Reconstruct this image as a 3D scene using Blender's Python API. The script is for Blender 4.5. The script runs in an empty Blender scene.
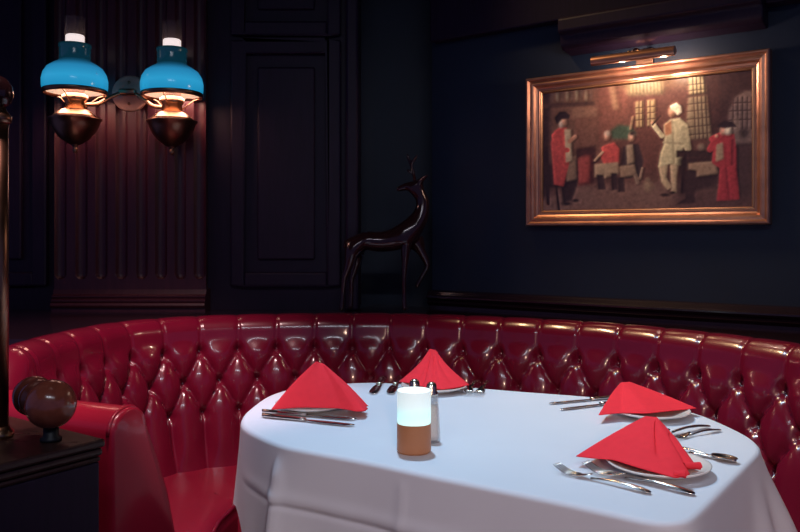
import bpy, bmesh, math, random
import numpy as np
from mathutils import Vector, Matrix, Quaternion
PI = math.pi
random.seed(7); rng = np.random.default_rng(7)
S = bpy.context.scene
COL = S.collection

# ------------------------------------------------------------------ camera model
F, HX, HY, CAM = 778.0, 400.0, 236.0, 1.20
TZ = 0.75                                    # table-cloth height
def unp(x, y, z):                            # photo reading -> point on the plane of height z
    Y = (CAM - z) * F / (y - HY)
    return Vector(((x - HX) / F * Y, Y, z))
def atd(x, y, Y):                            # photo reading -> point at depth Y
    return Vector(((x - HX) / F * Y, Y, CAM + (HY - y) / F * Y))

cam_d = bpy.data.cameras.new('camera'); cam = bpy.data.objects.new('camera', cam_d); COL.objects.link(cam)
cam.location = (0, 0, CAM); cam.rotation_euler = (PI / 2, 0, 0)
cam_d.sensor_fit = 'HORIZONTAL'; cam_d.sensor_width = 36; cam_d.lens = 36 * F / 800; cam_d.shift_y = -30 / 800
cam_d.clip_start = 0.05
S.camera = cam

# ------------------------------------------------------------------ materials
def mat(name, base, rough=0.5, metal=0.0, coat=0.0, emis=None, estr=0.0, noise=0.0, nscale=20, bump=0.0, bscale=200,
        trans=0.0, ior=1.45, alpha=1.0, rnoise=0.0, stretch=(1, 1, 1), sss=0.0, spec=0.5):
    m = bpy.data.materials.new(name); m.use_nodes = True
    nt = m.node_tree; N = nt.nodes; L = nt.links
    b = N['Principled BSDF']
    b.inputs['Base Color'].default_value = (*base, 1); b.inputs['Roughness'].default_value = rough
    b.inputs['Metallic'].default_value = metal; b.inputs['Coat Weight'].default_value = coat
    b.inputs['Coat Roughness'].default_value = 0.12
    b.inputs['Transmission Weight'].default_value = trans; b.inputs['IOR'].default_value = ior
    b.inputs['Alpha'].default_value = alpha; b.inputs['Specular IOR Level'].default_value = spec
    if sss:
        b.inputs['Subsurface Weight'].default_value = sss; b.inputs['Subsurface Radius'].default_value = (.02, .01, .01)
    if emis:
        b.inputs['Emission Color'].default_value = (*emis, 1); b.inputs['Emission Strength'].default_value = estr
    if noise or bump or rnoise:
        tc = N.new('ShaderNodeTexCoord'); mp = N.new('ShaderNodeMapping'); L.new(tc.outputs['Object'], mp.inputs['Vector'])
        mp.inputs['Scale'].default_value = stretch
        nz = N.new('ShaderNodeTexNoise'); nz.inputs['Scale'].default_value = nscale; nz.inputs['Detail'].default_value = 6
        L.new(mp.outputs['Vector'], nz.inputs['Vector'])
        if noise:
            mx = N.new('ShaderNodeMix'); mx.data_type = 'RGBA'
            mx.inputs['A'].default_value = (*[c * (1 - noise) for c in base], 1)
            mx.inputs['B'].default_value = (*[min(1, c * (1 + noise)) for c in base], 1)
            L.new(nz.outputs['Fac'], mx.inputs['Factor']); L.new(mx.outputs['Result'], b.inputs['Base Color'])
        if rnoise:
            mr = N.new('ShaderNodeMapRange'); mr.inputs['To Min'].default_value = max(0, rough - rnoise); mr.inputs['To Max'].default_value = rough + rnoise
            L.new(nz.outputs['Fac'], mr.inputs['Value']); L.new(mr.outputs['Result'], b.inputs['Roughness'])
        if bump:
            n2 = N.new('ShaderNodeTexNoise'); n2.inputs['Scale'].default_value = bscale; n2.inputs['Detail'].default_value = 4
            L.new(mp.outputs['Vector'], n2.inputs['Vector'])
            bp = N.new('ShaderNodeBump'); bp.inputs['Strength'].default_value = bump; bp.inputs['Distance'].default_value = 0.002
            L.new(n2.outputs['Fac'], bp.inputs['Height']); L.new(bp.outputs['Normal'], b.inputs['Normal'])
    return m

M = {}
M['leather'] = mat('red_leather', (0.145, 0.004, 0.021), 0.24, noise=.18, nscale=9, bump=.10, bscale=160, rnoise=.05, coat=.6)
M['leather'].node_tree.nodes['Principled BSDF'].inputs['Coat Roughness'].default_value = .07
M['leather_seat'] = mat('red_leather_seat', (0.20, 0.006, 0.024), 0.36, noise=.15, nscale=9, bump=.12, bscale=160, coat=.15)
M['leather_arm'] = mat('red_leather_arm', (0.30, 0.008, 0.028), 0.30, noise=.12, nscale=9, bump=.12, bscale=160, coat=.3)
M['mahogany'] = mat('mahogany', (0.045, 0.0085, 0.015), 0.40, noise=.5, nscale=14, stretch=(6, 6, .6), bump=.05, bscale=40, rnoise=.08)
M['mahogany_dark'] = mat('mahogany_dark', (0.014, 0.0055, 0.019), 0.5, spec=.3, noise=.5, nscale=14, stretch=(6, 6, .6))
M['ledge_wood'] = mat('ledge_wood', (0.014, 0.006, 0.011), 0.25, coat=.6, noise=.4, nscale=14, stretch=(1, 6, 6))
M['green_wall'] = mat('dark_green_wall', (0.0048, 0.0115, 0.029), 0.55, noise=.3, nscale=5, bump=.05, bscale=120)
M['cabinet_wood'] = mat('cabinet_wood', (0.040, 0.017, 0.014), 0.30, noise=.5, nscale=12, stretch=(1, 5, 5), rnoise=.08)
M['floor'] = mat('dark_carpet', (0.03, 0.008, 0.012), 0.95, noise=.5, nscale=60, bump=.5, bscale=400)
M['ceiling'] = mat('dark_ceiling', (0.02, 0.014, 0.02), 0.8, noise=.2, nscale=6)
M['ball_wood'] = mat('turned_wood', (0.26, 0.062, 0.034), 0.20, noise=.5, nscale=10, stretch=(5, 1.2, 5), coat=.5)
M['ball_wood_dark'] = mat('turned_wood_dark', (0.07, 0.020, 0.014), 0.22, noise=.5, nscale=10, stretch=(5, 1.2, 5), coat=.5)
M['brass'] = mat('aged_brass', (0.36, 0.22, 0.13), 0.30, 1.0, noise=.35, nscale=18, rnoise=.1)
M['brass_dark'] = mat('dark_brass', (0.26, 0.14, 0.09), 0.34, 1.0, noise=.4, nscale=16, rnoise=.1)
M['gilt'] = mat('gilt_frame', (0.52, 0.25, 0.16), 0.36, .85, noise=.3, nscale=22, bump=.1, bscale=90, rnoise=.08)
M['gilt_slip'] = mat('gilt_slip', (0.50, 0.26, 0.14), 0.35, .8, noise=.25, nscale=30)
M['bronze'] = mat('dark_bronze', (0.028, 0.010, 0.011), 0.14, .3, noise=.4, nscale=12, coat=.3)
M['steel'] = mat('cutlery_steel', (0.62, 0.55, 0.50), 0.17, 1.0, noise=.12, nscale=30)
M['cap_steel'] = mat('shaker_cap_steel', (0.60, 0.54, 0.46), 0.22, 1.0, noise=.1, nscale=30)
M['porcelain'] = mat('white_porcelain', (0.78, 0.74, 0.70), 0.22, noise=.03, nscale=8, coat=.2)
M['napkin'] = mat('red_napkin', (0.86, 0.040, 0.060), 0.85, noise=.07, nscale=60, bump=.35, bscale=700, spec=.15)
M['cloth'] = mat('white_cloth', (0.67, 0.715, 0.79), 0.9, noise=.03, nscale=7, bump=.18, bscale=600, spec=.1)
M['plain_wood'] = mat('table_wood', (0.12, 0.05, 0.03), 0.5, noise=.4, nscale=12, stretch=(1, 6, 6))
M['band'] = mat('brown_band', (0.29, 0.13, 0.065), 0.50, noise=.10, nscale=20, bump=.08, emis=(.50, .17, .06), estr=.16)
M['hood_brass'] = mat('hood_brass', (0.55, 0.26, 0.16), 0.30, .8, noise=.2, nscale=18)
M['brass_plate'] = mat('backplate_brass', (0.32, 0.20, 0.16), 0.5, .15, noise=.15, nscale=18)
M['black_iron'] = mat('black_iron', (0.02, 0.02, 0.022), 0.5, .6, noise=.2, nscale=20)
M['salt'] = mat('salt_grains', (0.85, 0.83, 0.80), 0.8, noise=.05, nscale=300, bump=.4, bscale=500)
M['pepper'] = mat('pepper_grains', (0.10, 0.07, 0.05), 0.8, noise=.5, nscale=300, bump=.4, bscale=500)

def glass_mat(name, tint, fac=.82, rough=.03, haze=0):
    m = bpy.data.materials.new(name); m.use_nodes = True; nt = m.node_tree; N = nt.nodes; L = nt.links
    N.clear(); o = N.new('ShaderNodeOutputMaterial'); t = N.new('ShaderNodeBsdfTransparent'); g = N.new('ShaderNodeBsdfGlossy')
    t.inputs['Color'].default_value = (*tint, 1); g.inputs['Roughness'].default_value = rough
    lw = N.new('ShaderNodeLayerWeight'); lw.inputs['Blend'].default_value = .5
    pw_ = N.new('ShaderNodeMath'); pw_.operation = 'POWER'; pw_.inputs[1].default_value = 3.5; L.new(lw.outputs['Facing'], pw_.inputs[0])
    fr = N.new('ShaderNodeMapRange'); fr.inputs['To Min'].default_value = .035; fr.inputs['To Max'].default_value = .55; L.new(pw_.outputs[0], fr.inputs['Value'])
    mx = N.new('ShaderNodeMixShader'); L.new(fr.outputs[0], mx.inputs[0]); L.new(t.outputs[0], mx.inputs[1]); L.new(g.outputs[0], mx.inputs[2])
    if haze:
        df = N.new('ShaderNodeBsdfTranslucent'); df.inputs['Color'].default_value = (.9, .6, .5, 1) if 'chimney' in name else (.9, .9, .9, 1); m2 = N.new('ShaderNodeMixShader'); m2.inputs[0].default_value = haze
        L.new(mx.outputs[0], m2.inputs[1]); L.new(df.outputs[0], m2.inputs[2]); L.new(m2.outputs[0], o.inputs['Surface'])
    else: L.new(mx.outputs[0], o.inputs['Surface'])
    return m
M['clear_glass'] = glass_mat('clear_glass', (.93, .93, .92))
M['shaker_glass'] = glass_mat('shaker_glass', (.95, .95, .95), haze=.22)
M['chimney_glass'] = glass_mat('chimney_glass', (.90, .86, .85), rough=.08, haze=.10)

def grad_emit(name, stops, base, rough=.2, estr=1.0, coat=.5):
    """glowing glass: emission colour runs along the object's own height (Generated Z)"""
    m = mat(name, base, rough, coat=coat); nt = m.node_tree; N = nt.nodes; L = nt.links; b = N['Principled BSDF']
    tc = N.new('ShaderNodeTexCoord'); sp = N.new('ShaderNodeSeparateXYZ'); L.new(tc.outputs['Generated'], sp.inputs[0])
    r = N.new('ShaderNodeValToRGB'); L.new(sp.outputs['Z'], r.inputs['Fac'])
    e = r.color_ramp.elements
    while len(e) > 1: e.remove(e[-1])
    e[0].position = stops[0][0]; e[0].color = (*stops[0][1], 1)
    for p, c in stops[1:]:
        k = e.new(p); k.color = (*c, 1)
    L.new(r.outputs['Color'], b.inputs['Emission Color']); b.inputs['Emission Strength'].default_value = estr
    return m
M['blue_shade'] = grad_emit('blue_lamp_glass', [(0, (.010, .25, .48)), (.22, (.025, .33, .60)), (.45, (.018, .22, .44)), (.58, (.006, .07, .14)),
                                               (.66, (.002, .022, .035)), (1, (.001, .016, .022))], (.01, .06, .10), .18, 1.0)
M['frosted'] = grad_emit('frosted_candle_glass', [(0, (.60, 1.0, .95)), (.25, (.50, .95, .95)), (.55, (.58, .74, .76)), (1, (.52, .62, .64))], (.55, .6, .6), .45, .95, .1)
M['flame'] = mat('lamp_glow', (1, 1, 1), .5, emis=(1.0, .90, .88), estr=1.0)
M['warm_glow'] = mat('warm_glow', (1, .8, .5), .5, emis=(1.0, .74, .55), estr=.62)
M['bulb'] = mat('picture_bulb', (1, .8, .5), .5, emis=(1.0, .62, .30), estr=6.0)

# ------------------------------------------------------------------ helpers
def tag(o, label=None, cat=None, group=None, kind=None):
    if label: o['label'] = label
    if cat: o['category'] = cat
    if group: o['group'] = group
    if kind: o['kind'] = kind
    return o
def empty(name, loc, rz=0, label=None, cat=None, group=None):
    o = bpy.data.objects.new(name, None); COL.objects.link(o); o.empty_display_size = .05
    o.location = loc; o.rotation_euler = (0, 0, rz); return tag(o, label, cat, group)
def wloc(o):
    v = Vector((0, 0, 0))
    while o: v += o.location; o = o.parent
    return v
class MB:
    def __init__(s): s.v = []; s.f = []
    def add(s, vs, fs):
        k = len(s.v); s.v += [tuple(v) for v in vs]; s.f += [tuple(i + k for i in f) for f in fs]; return s
    def grid(s, rows, close_u=False, close_v=False, cap0=False, cap1=False):
        n = len(rows); m = len(rows[0]); k = len(s.v)
        for r in rows: s.v += [tuple(p) for p in r]
        for i in range(n if close_u else n - 1):
            for j in range(m if close_v else m - 1):
                a = k + i * m + j; b = k + i * m + (j + 1) % m; c = k + ((i + 1) % n) * m + (j + 1) % m; d = k + ((i + 1) % n) * m + j
                s.f.append((a, b, c, d))
        if cap0: s.f.append(tuple(k + j for j in range(m))[::-1])
        if cap1: s.f.append(tuple(k + (n - 1) * m + j for j in range(m)))
        return s
    def lathe(s, prof, c=(0, 0, 0), n=40, axis=None, sx=1, sy=1, pw=1.0, caps=True):
        """prof = [(r, z)]; axis: optional direction of the lathe's z"""
        q = Vector((0, 0, 1)).rotation_difference(Vector(axis)) if axis is not None else None
        rows = []
        for r, z in prof:
            row = []
            for j in range(n):
                a = 2 * PI * j / n
                ca, sa = math.cos(a), math.sin(a)
                if pw != 1: ca = math.copysign(abs(ca) ** pw, ca); sa = math.copysign(abs(sa) ** pw, sa)
                p = Vector((max(r, 1e-5) * ca * sx, max(r, 1e-5) * sa * sy, z))
                if q: p = q @ p
                row.append(p + Vector(c))
            rows.append(row)
        return s.grid(rows, close_v=True, cap0=caps and prof[0][0] > 1e-4, cap1=caps and prof[-1][0] > 1e-4)
    def tube(s, pts, r, n=12, caps=True, flat=1.0):
        pts = [Vector(p) for p in pts]; rs = r if hasattr(r, '__len__') else [r] * len(pts)
        rows = []; up = Vector((0, 0, 1))
        for i, p in enumerate(pts):
            t = (pts[min(i + 1, len(pts) - 1)] - pts[max(i - 1, 0)]).normalized()
            a = t.cross(up)
            if a.length < 1e-3: a = t.cross(Vector((0, 1, 0)))
            a.normalize(); b = a.cross(t).normalized()
            rows.append([p + rs[i] * (math.cos(2 * PI * j / n) * a + flat * math.sin(2 * PI * j / n) * b) for j in range(n)])
        return s.grid(rows, close_v=True, cap0=caps, cap1=caps)
    def box(s, lo, hi, fr=None):
        (x0, y0, z0), (x1, y1, z1) = lo, hi
        P = [(x0, y0, z0), (x1, y0, z0), (x1, y1, z0), (x0, y1, z0), (x0, y0, z1), (x1, y0, z1), (x1, y1, z1), (x0, y1, z1)]
        if fr: P = [fr(*p) for p in P]
        return s.add(P, [(0, 3, 2, 1), (4, 5, 6, 7), (0, 1, 5, 4), (1, 2, 6, 5), (2, 3, 7, 6), (3, 0, 4, 7)])
    def build(s, name, m, parent=None, smooth=True, bevel=0, local=False, solid=0, auto=None, sub=0):
        me = bpy.data.meshes.new(name)
        off = Vector((0, 0, 0)) if (local or not parent) else wloc(parent)
        me.from_pydata([tuple(Vector(v) - off) for v in s.v], [], s.f)
        bm = bmesh.new(); bm.from_mesh(me); bmesh.ops.remove_doubles(bm, verts=bm.verts, dist=1e-6)
        bmesh.ops.recalc_face_normals(bm, faces=bm.faces)
        if auto:
            for e in bm.edges:
                if len(e.link_faces) == 2 and e.calc_face_angle(0) > auto: e.smooth = False
        bm.to_mesh(me); bm.free()
        for p in me.polygons: p.use_smooth = smooth
        me.materials.append(m); o = bpy.data.objects.new(name, me); COL.objects.link(o)
        if parent: o.parent = parent
        if solid: md = o.modifiers.new('solid', 'SOLIDIFY'); md.thickness = solid; md.offset = 0
        if bevel: md = o.modifiers.new('bevel', 'BEVEL'); md.width = bevel; md.segments = 2; md.limit_method = 'ANGLE'
        if sub: md = o.modifiers.new('sub', 'SUBSURF'); md.levels = sub; md.render_levels = sub
        return o
def copy_tree(o, parent=None):
    c = o.copy(); COL.objects.link(c)
    if parent: c.parent = parent
    for ch in list(o.children): copy_tree(ch, c)
    return c
def catmull(pts, n=16, closed=False):
    pts = [np.array(p, float) for p in pts]; out = []; N = len(pts)
    for i in range(N if closed else N - 1):
        g = (lambda k: pts[k % N]) if closed else (lambda k: pts[min(max(k, 0), N - 1)])
        a, b, c, d = g(i - 1), g(i), g(i + 1), g(i + 2)
        for j in range(n):
            t = j / n
            out.append(.5 * (2 * b + (c - a) * t + (2 * a - 5 * b + 4 * c - d) * t * t + (3 * b - a - 3 * c + d) * t ** 3))
    if not closed: out.append(pts[-1])
    return np.array(out)
def resample(P, step=None, n=None, closed=False):
    P = np.array(P, float)
    if closed: P = np.vstack([P, P[:1]])
    d = np.r_[0, np.cumsum(np.linalg.norm(np.diff(P, axis=0), axis=1))]
    k = n if n else int(round(d[-1] / step)) + 1
    s = np.linspace(0, d[-1], k + 1)[:-1] if closed else np.linspace(0, d[-1], k)
    return np.stack([np.interp(s, d, P[:, i]) for i in range(P.shape[1])], 1), s
def sstep(a, b, x):
    t = min(max((x - a) / (b - a), 0), 1); return t * t * (3 - 2 * t)

# ------------------------------------------------------------------ the room shell
WL = 3.12                                            # depth of the left (lamp) wall
LEDGE = 0.905
WC = 4.766                                           # right wall: X + 1.438 Y = WC
DV = Vector((-1.438, 1, 0)).normalized(); NV = Vector((-1, -1.438, 0)).normalized()   # along / into the room
P0 = Vector((1.185, (WC - 1.185) / 1.438, 0))
def RW(a, n, z):                                     # a along the wall (away from the camera), n out from it, z up
    return P0 + DV * a + NV * n + Vector((0, 0, z))
def on_wall(x, n=0.0):                               # wall coordinate a of a photo column, n out from the wall
    xp = (x - HX) / F; c = WC - n * 1.752; Y = c / (xp + 1.438); p = Vector((xp * Y, Y, 0))
    return (p - P0 - NV * n).dot(DV)
HC = 2.75
tag(MB().box((-2.9, -1.5, -.1), (3.2, 4.2, 0)).build('floor', M['floor'], smooth=False), kind='structure')
tag(MB().box((-2.9, -1.5, HC), (3.2, 4.2, HC + .1)).build('ceiling', M['ceiling'], smooth=False), kind='structure')
b = MB(); b.box((-2.9, WL, 0), (-.18, WL + .45, HC)); tag(b.build('wall_left', M['mahogany_dark'], smooth=False), kind='structure')
b = MB(); b.box((-.18, 3.46, 0), (.20, 3.57, HC)); tag(b.build('wall_back', M['green_wall'], smooth=False), kind='structure')
aE = on_wall(432)
b = MB(); b.box((-2.2, -.5, 0), (aE, 0, HC), RW); tag(b.build('wall_right', M['green_wall'], smooth=False), kind='structure')

# fluted pilaster behind the lamps
px0, px1, fz0 = -1.348, -.772, 1.03
fl = [(x - HX) / F * 3.06 for x in (61, 82, 102, 122, 142, 161.5, 181, 200)]
fl = [f - .0 for f in fl]
xs = np.unique(np.round(np.r_[np.linspace(px0, px1, 60), np.concatenate([np.linspace(f - .024, f + .024, 13) for f in fl])], 4))
zs = np.r_[np.linspace(.99, 1.10, 34), np.linspace(1.15, HC, 12)]
yf = 3.055
def groove(x, z):
    d = 0
    for f in fl:
        h = .021
        u = abs(x - f) / h
        if z < fz0 + h:
            u = math.hypot(x - f, fz0 + h - z) / h
        if u < 1: d = max(d, .016 * math.sqrt(1 - u * u))
    return d
b = MB(); rows = []
for z in zs: rows.append([(px0, WL, z)] + [(x, yf + groove(x, z), z) for x in xs] + [(px1, WL, z)])
b.grid(rows)
def molding(b, prof, fr, a0, a1):
    rows = [[fr(a, n, z) for n, z in prof] for a in (a0, a1)]
    b.grid(rows, cap0=True, cap1=True)
b2prof = [(0, .885), (.085, .885), (.085, .918), (.095, .922), (.099, .930), (.095, .938), (.086, .940), (.090, .945), (.090, .950), (.083, .953), (.080, .956), (.084, .962), (.084, .966), (.072, .972), (.065, .99), (0, .99)]
molding(b, b2prof, lambda a, n, z: Vector((a, WL - n, z)), px0 - .012, px1 + .012)
tag(b.build('trim_1', M['mahogany'], auto=.5), kind='structure')

# panelled section between the pilaster and the alcove, edge post, stile at far left
def panel(b, x0, x1, z0, z1, Y, w=.055, t=.03):
    fr = lambda a, n, z: Vector((a, Y - n, z))
    b.box((x0, 0, z0), (x0 + w, t, z1), fr); b.box((x1 - w, 0, z0), (x1, t, z1), fr)
    b.box((x0 + w, 0, z0), (x1 - w, t, z0 + w), fr); b.box((x0 + w, 0, z1 - w), (x1 - w, t, z1), fr)
    b.box((x0 + w + .05, 0, z0 + w + .05), (x1 - w - .05, t * .6, z1 - w - .05), fr)
b = MB(); panel(b, -.675, -.235, 1.0, 1.98, WL); panel(b, -.675, -.235, 2.0, 2.7, WL)
tag(b.build('trim_2', M['mahogany_dark'], smooth=False, bevel=.008), kind='structure')
b = MB(); b.box((-.215, WL - .05, LEDGE), (-.165, WL + .2, HC)); tag(b.build('trim_3', M['mahogany_dark'], smooth=False, bevel=.01), kind='structure')
b = MB(); panel(b, -1.86, -1.405, 1.0, 2.7, WL); tag(b.build('trim_4', M['mahogany_dark'], smooth=False, bevel=.008), kind='structure')

# chair rail on the right wall
b = MB()
prof = [(0, .86), (.018, .86), (.02, .915), (.035, .922), (.043, .929), (.035, .936), (.026, .938), (.040, .944), (.048, .950), (.048, .955), (.036, .960), (.030, .972), (.018, .978), (0, .978)]
molding(b, prof, lambda a, n, z: RW(a, n, z), -2.0, aE)
tag(b.build('trim_5', M['ledge_wood'], auto=.6), kind='structure')
# wooden beam above the picture
b = MB()
a0, a1 = on_wall(763, .09), on_wall(560, .09)
prof = [(0, 1.985), (.10, 1.985), (.115, 1.975), (.115, 1.93), (.095, 1.92), (.090, 1.885), (.07, 1.87), (0, 1.865)]
molding(b, prof, lambda a, n, z: RW(a, n, z), a0, a1)
b.box((a0 - .10, 0, 1.93), (a0, .06, 2.06), RW)
b.box((a0 - .02, 0, 1.99), (aE - .02, .05, HC), RW)
tag(b.build('trim_6', M['mahogany_dark'], smooth=False, bevel=.006), kind='structure')

# ------------------------------------------------------------------ curved booth
HB = 0.915
top_px = [(60, 333), (120, 322), (200, 316), (300, 313.5), (400, 313.5), (500, 317), (600, 322.5), (700, 331.5), (800, 344)]
tp = [(-.955, 1.80), (-.985, 1.93), (-1.005, 2.10)] + [tuple(unp(x, y, HB)[:2]) for x, y in top_px] + [(1.135, 1.83), (1.155, 1.58), (1.13, 1.32)]
path, sarc = resample(catmull(tp, 24), step=.007)
from_np = lambda a: Vector((a[0], a[1], 0))
tan = np.gradient(path, axis=0); k = np.ones(41) / 41
pad = np.vstack([np.repeat(tan[:1], 20, 0), tan, np.repeat(tan[-1:], 20, 0)])
tan = np.stack([np.convolve(pad[:, i], k, 'valid') for i in (0, 1)], 1)
tan /= np.linalg.norm(tan, axis=1)[:, None]
inn = np.stack([tan[:, 1], -tan[:, 0]], 1)          # into the booth (path runs left -> back -> right)
W_T = .1405
# phase: a button column on the photo's x = 352
i352 = int(np.argmin([abs(p[0] / p[1] * F + HX - 352) for p in path]))
PH = sarc[i352]
ROWS = [.119, .220, .322]                            # button rows, measured below the top
RS = .101
def tuft(s, d):
    """pillow height 0..1 at arc s, d below the top of the back"""
    x = (s - PH) / W_T
    if d < ROWS[0]: v = abs(math.sin(PI * x))
    elif d > ROWS[2]: v = abs(math.sin(PI * x))
    else:
        r = (d - ROWS[0]) / RS
        v = math.sqrt(abs(math.sin(PI * (x + r / 2)) * math.sin(PI * (x - r / 2))))
    return v
# profile of the back: (u inward, drop below the top, tuft weight)
prof = []
for i in range(9):                                   # rear
    t = i / 8; prof.append((-.075, .40 - .33 * t, 0))
for i in range(1, 17):                               # roll
    a = PI - PI * .92 * i / 16
    prof.append((-.010 + .062 * math.cos(a), .062 - .062 * math.sin(a), sstep(2, 12, i)))
u1, d1 = prof[-1][:2]
for i in range(1, 62):
    t = i / 61; d = d1 + (.525 - d1) * t
    prof.append((u1 + .105 * t ** 1.1, d, 1.0 - .55 * sstep(.40, .50, d)))
prof = np.array(prof)
pt = np.gradient(prof[:, :2], axis=0); pn = np.stack([pt[:, 1], pt[:, 0]], 1); pn /= np.linalg.norm(pn, axis=1)[:, None]  # (u, drop) normal pointing out/front
# orient: at the last rows normal must point to +u
if pn[-1, 0] < 0: pn = -pn
pnz = -np.abs(pn[:, 1]) * np.sign(1)                 # drop component: upward for the roll
def top_at(s, i):
    return HB - .11 * (1 - sstep(0, .22, s)) ** 1.0
AMP = .035
def back_point(i, j, extra=0.0):
    s = sarc[i]; u, d, w = prof[j]
    t = tuft(s, d)
    h = AMP * w * (t ** .56 - .62)
    if d < ROWS[0] + .01:
        x_ = (s - PH) / W_T; e = (x_ - round(x_)) * W_T
        flat = w * (.004 * (t ** .5 - .8) - .004 * math.exp(-(e / .0045) ** 2))
        k_ = sstep(.072, ROWS[0] + .012, d); h = flat * (1 - k_) + h * k_
    # button dimples
    x = (s - PH) / W_T
    for r, rd in enumerate(ROWS):
        xo = x - .5 * (r % 2); q = (xo - round(xo)) * W_T
        rr = (q * q + (d - rd) ** 2)
        if rr < .003: h -= .018 * w * math.exp(-rr / .00026)
    h += extra
    n_u, n_z = nrm[j]
    uu = u + n_u * h; zz = top_at(s, i) - d + n_z * h
    return Vector((path[i][0] + inn[i][0] * uu, path[i][1] + inn[i][1] * uu, max(zz, .28)))
nrm = []
for j in range(len(prof)):
    a = prof[max(j - 1, 0)]; c = prof[min(j + 1, len(prof) - 1)]
    du, dz = c[0] - a[0], -(c[1] - a[1])             # direction along profile in (u, z)
    n = np.array([dz, -du]); n /= np.linalg.norm(n)  # candidate
    # rear -> over the top -> front is clockwise seen with u to the right: outward normal is to the left of travel
    n = np.array([-dz, du]) / math.hypot(du, dz)
    nrm.append(n)
booth = empty('booth_bench', (0.15, 2.0, 0), 0, 'curved red leather booth with deep button-tufted back wrapping around the white table', 'booth')
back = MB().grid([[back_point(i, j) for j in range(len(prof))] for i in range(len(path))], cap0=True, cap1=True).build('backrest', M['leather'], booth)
# covered buttons
bp = MB().lathe([(0, .0055), (.004, .005), (.0075, .003), (.009, 0), (.0085, -.004), (0, -.006)], n=14)
btn0 = bp.build('tuft_button', M['leather'], back, local=True)
nb = 0; kmin = int(math.ceil((sarc[0] - PH) / W_T)); kmax = int((sarc[-1] - PH) / W_T)
for r in range(3):
    j = int(np.argmin(abs(prof[:, 1] - ROWS[r]) + (np.arange(len(prof)) < 20) * 9))
    for kk in range(kmin - 1, kmax + 2):
        s = PH + (kk + .5 * (r % 2)) * W_T
        if s < sarc[0] + .06 or s > sarc[-1] - .03: continue
        i = int(np.argmin(abs(sarc - s))); p = back_point(i, j, .001)
        if p.y < 1.3 or abs(p.x / p.y) > .60: continue
        o = btn0 if nb == 0 else btn0.copy()
        if nb: COL.objects.link(o)
        nb += 1; o.parent = back
        n_u, n_z = nrm[j]; n3 = Vector((inn[i][0] * n_u, inn[i][1] * n_u, n_z))
        o.location = p - wloc(booth); o.rotation_mode = 'QUATERNION'; o.rotation_quaternion = Vector((0, 0, 1)).rotation_difference(n3)
# seat: swept cushion inside the back, and its plinth
SZ = .405
sel = range(int(len(path) * .03), len(path), 6)
sprof = []
for i in range(8): sprof.append((.10 + .36 * i / 7, SZ + .012 * math.sin(PI * (.15 + .7 * i / 7))))
for i in range(1, 9):
    a = PI / 2 * (1 - i / 8); sprof.append((.46 + .045 * math.cos(a), SZ - .045 + .050 * math.sin(a)))
sprof += [(.505, .25), (.495, .245), (.12, .245)]
def sw(i, u, z): return Vector((path[i][0] + inn[i][0] * u, path[i][1] + inn[i][1] * u, z))
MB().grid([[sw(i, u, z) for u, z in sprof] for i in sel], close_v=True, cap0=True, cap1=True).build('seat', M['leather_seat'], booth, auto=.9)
pp = MB()
# welt along the seat's front edge
pts = [sw(i, .497, SZ - .010) for i in sel]; wel = pp.tube(pts, .006, 8).build('piping', M['leather'], booth.children[-1])
MB().grid([[sw(i, u, z) for u, z in [(.02, 0), (.46, 0), (.46, .245), (.02, .245)]] for i in sel], close_v=True, cap0=True, cap1=True).build('plinth', M['mahogany_dark'], booth, smooth=False)
# arm end: low padded wing at the left opening
ap = catmull([(-.93, 1.845), (-.845, 1.80), (-.735, 1.76), (-.608, 1.72)], 10)
arow = []
for i, p in enumerate(ap):
    t = ap[min(i + 1, len(ap) - 1)] - ap[max(i - 1, 0)]; t /= np.linalg.norm(t); n = np.array([-t[1], t[0]])
    hz = .835 - .012 * i / len(ap); row = []
    pr = [(-.062, .05), (-.062, .60), (-.064, .70)]
    for q in range(13):
        a = PI - PI * q / 12; pr.append((-.004 + .060 * math.cos(a), hz - .050 + .050 * math.sin(a)))
    pr += [(.074, .74), (.105, .68), (.145, .59), (.18, .47), (.20, .36), (.21, .05)]
    for u, z in pr: row.append(Vector((p[0] + n[0] * u, p[1] + n[1] * u, z)))
    arow.append((row, t))
rows = [r for r, t in arow]
last, t = arow[-1]; c = sum(last, Vector()) / len(last); tv = Vector((t[0], t[1], 0))
for e, sc in ((.010, .985), (.016, .94), (.018, .86)):        # slightly domed end pad
    rows.append([Vector((c.x + (q.x - c.x) * sc, c.y + (q.y - c.y) * sc, q.z if q.z < .1 else c.z + (q.z - c.z) * (1 - (1 - sc) * .35))) + tv * e for q in last])
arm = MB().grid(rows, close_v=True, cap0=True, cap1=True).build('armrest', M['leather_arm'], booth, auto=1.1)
seam = [q + tv * .004 for q in last[3:19]]
MB().tube(seam, .0042, 8).build('piping', M['leather_arm'], arm)

# dark ledge between the booth back and the walls
b = MB(); rows = []
for i in range(0, len(path), 6):
    o = Vector((path[i][0] - inn[i][0] * .03, path[i][1] - inn[i][1] * .03, 0)); d = Vector((-inn[i][0], -inn[i][1], 0)); L = 3.0
    # ray to the left wall, left edge, back wall or the right wall
    c = [L]
    if d.y > 1e-3: c.append((3.44 - o.y) / d.y)
    if d.y > 1e-3 and not (-.16 < o.x + d.x * (WL - o.y) / d.y): c.append((WL - .002 - o.y) / d.y)
    if d.x < -1e-3: c.append((-1.9 - o.x) / d.x)
    den = d.x + 1.438 * d.y
    if den > 1e-3: c.append((WC - .012 - o.x - 1.438 * o.y) / den)
    e = o + d * min(c); e.z = 0
    rows.append([o + Vector((0, 0, LEDGE - .04)), o + Vector((0, 0, LEDGE)), e + Vector((0, 0, LEDGE)), e + Vector((0, 0, LEDGE - .04))])
i0 = next(k for k, r in enumerate(rows) if r[0].y > 2.2)
rows = rows[i0:]
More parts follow.
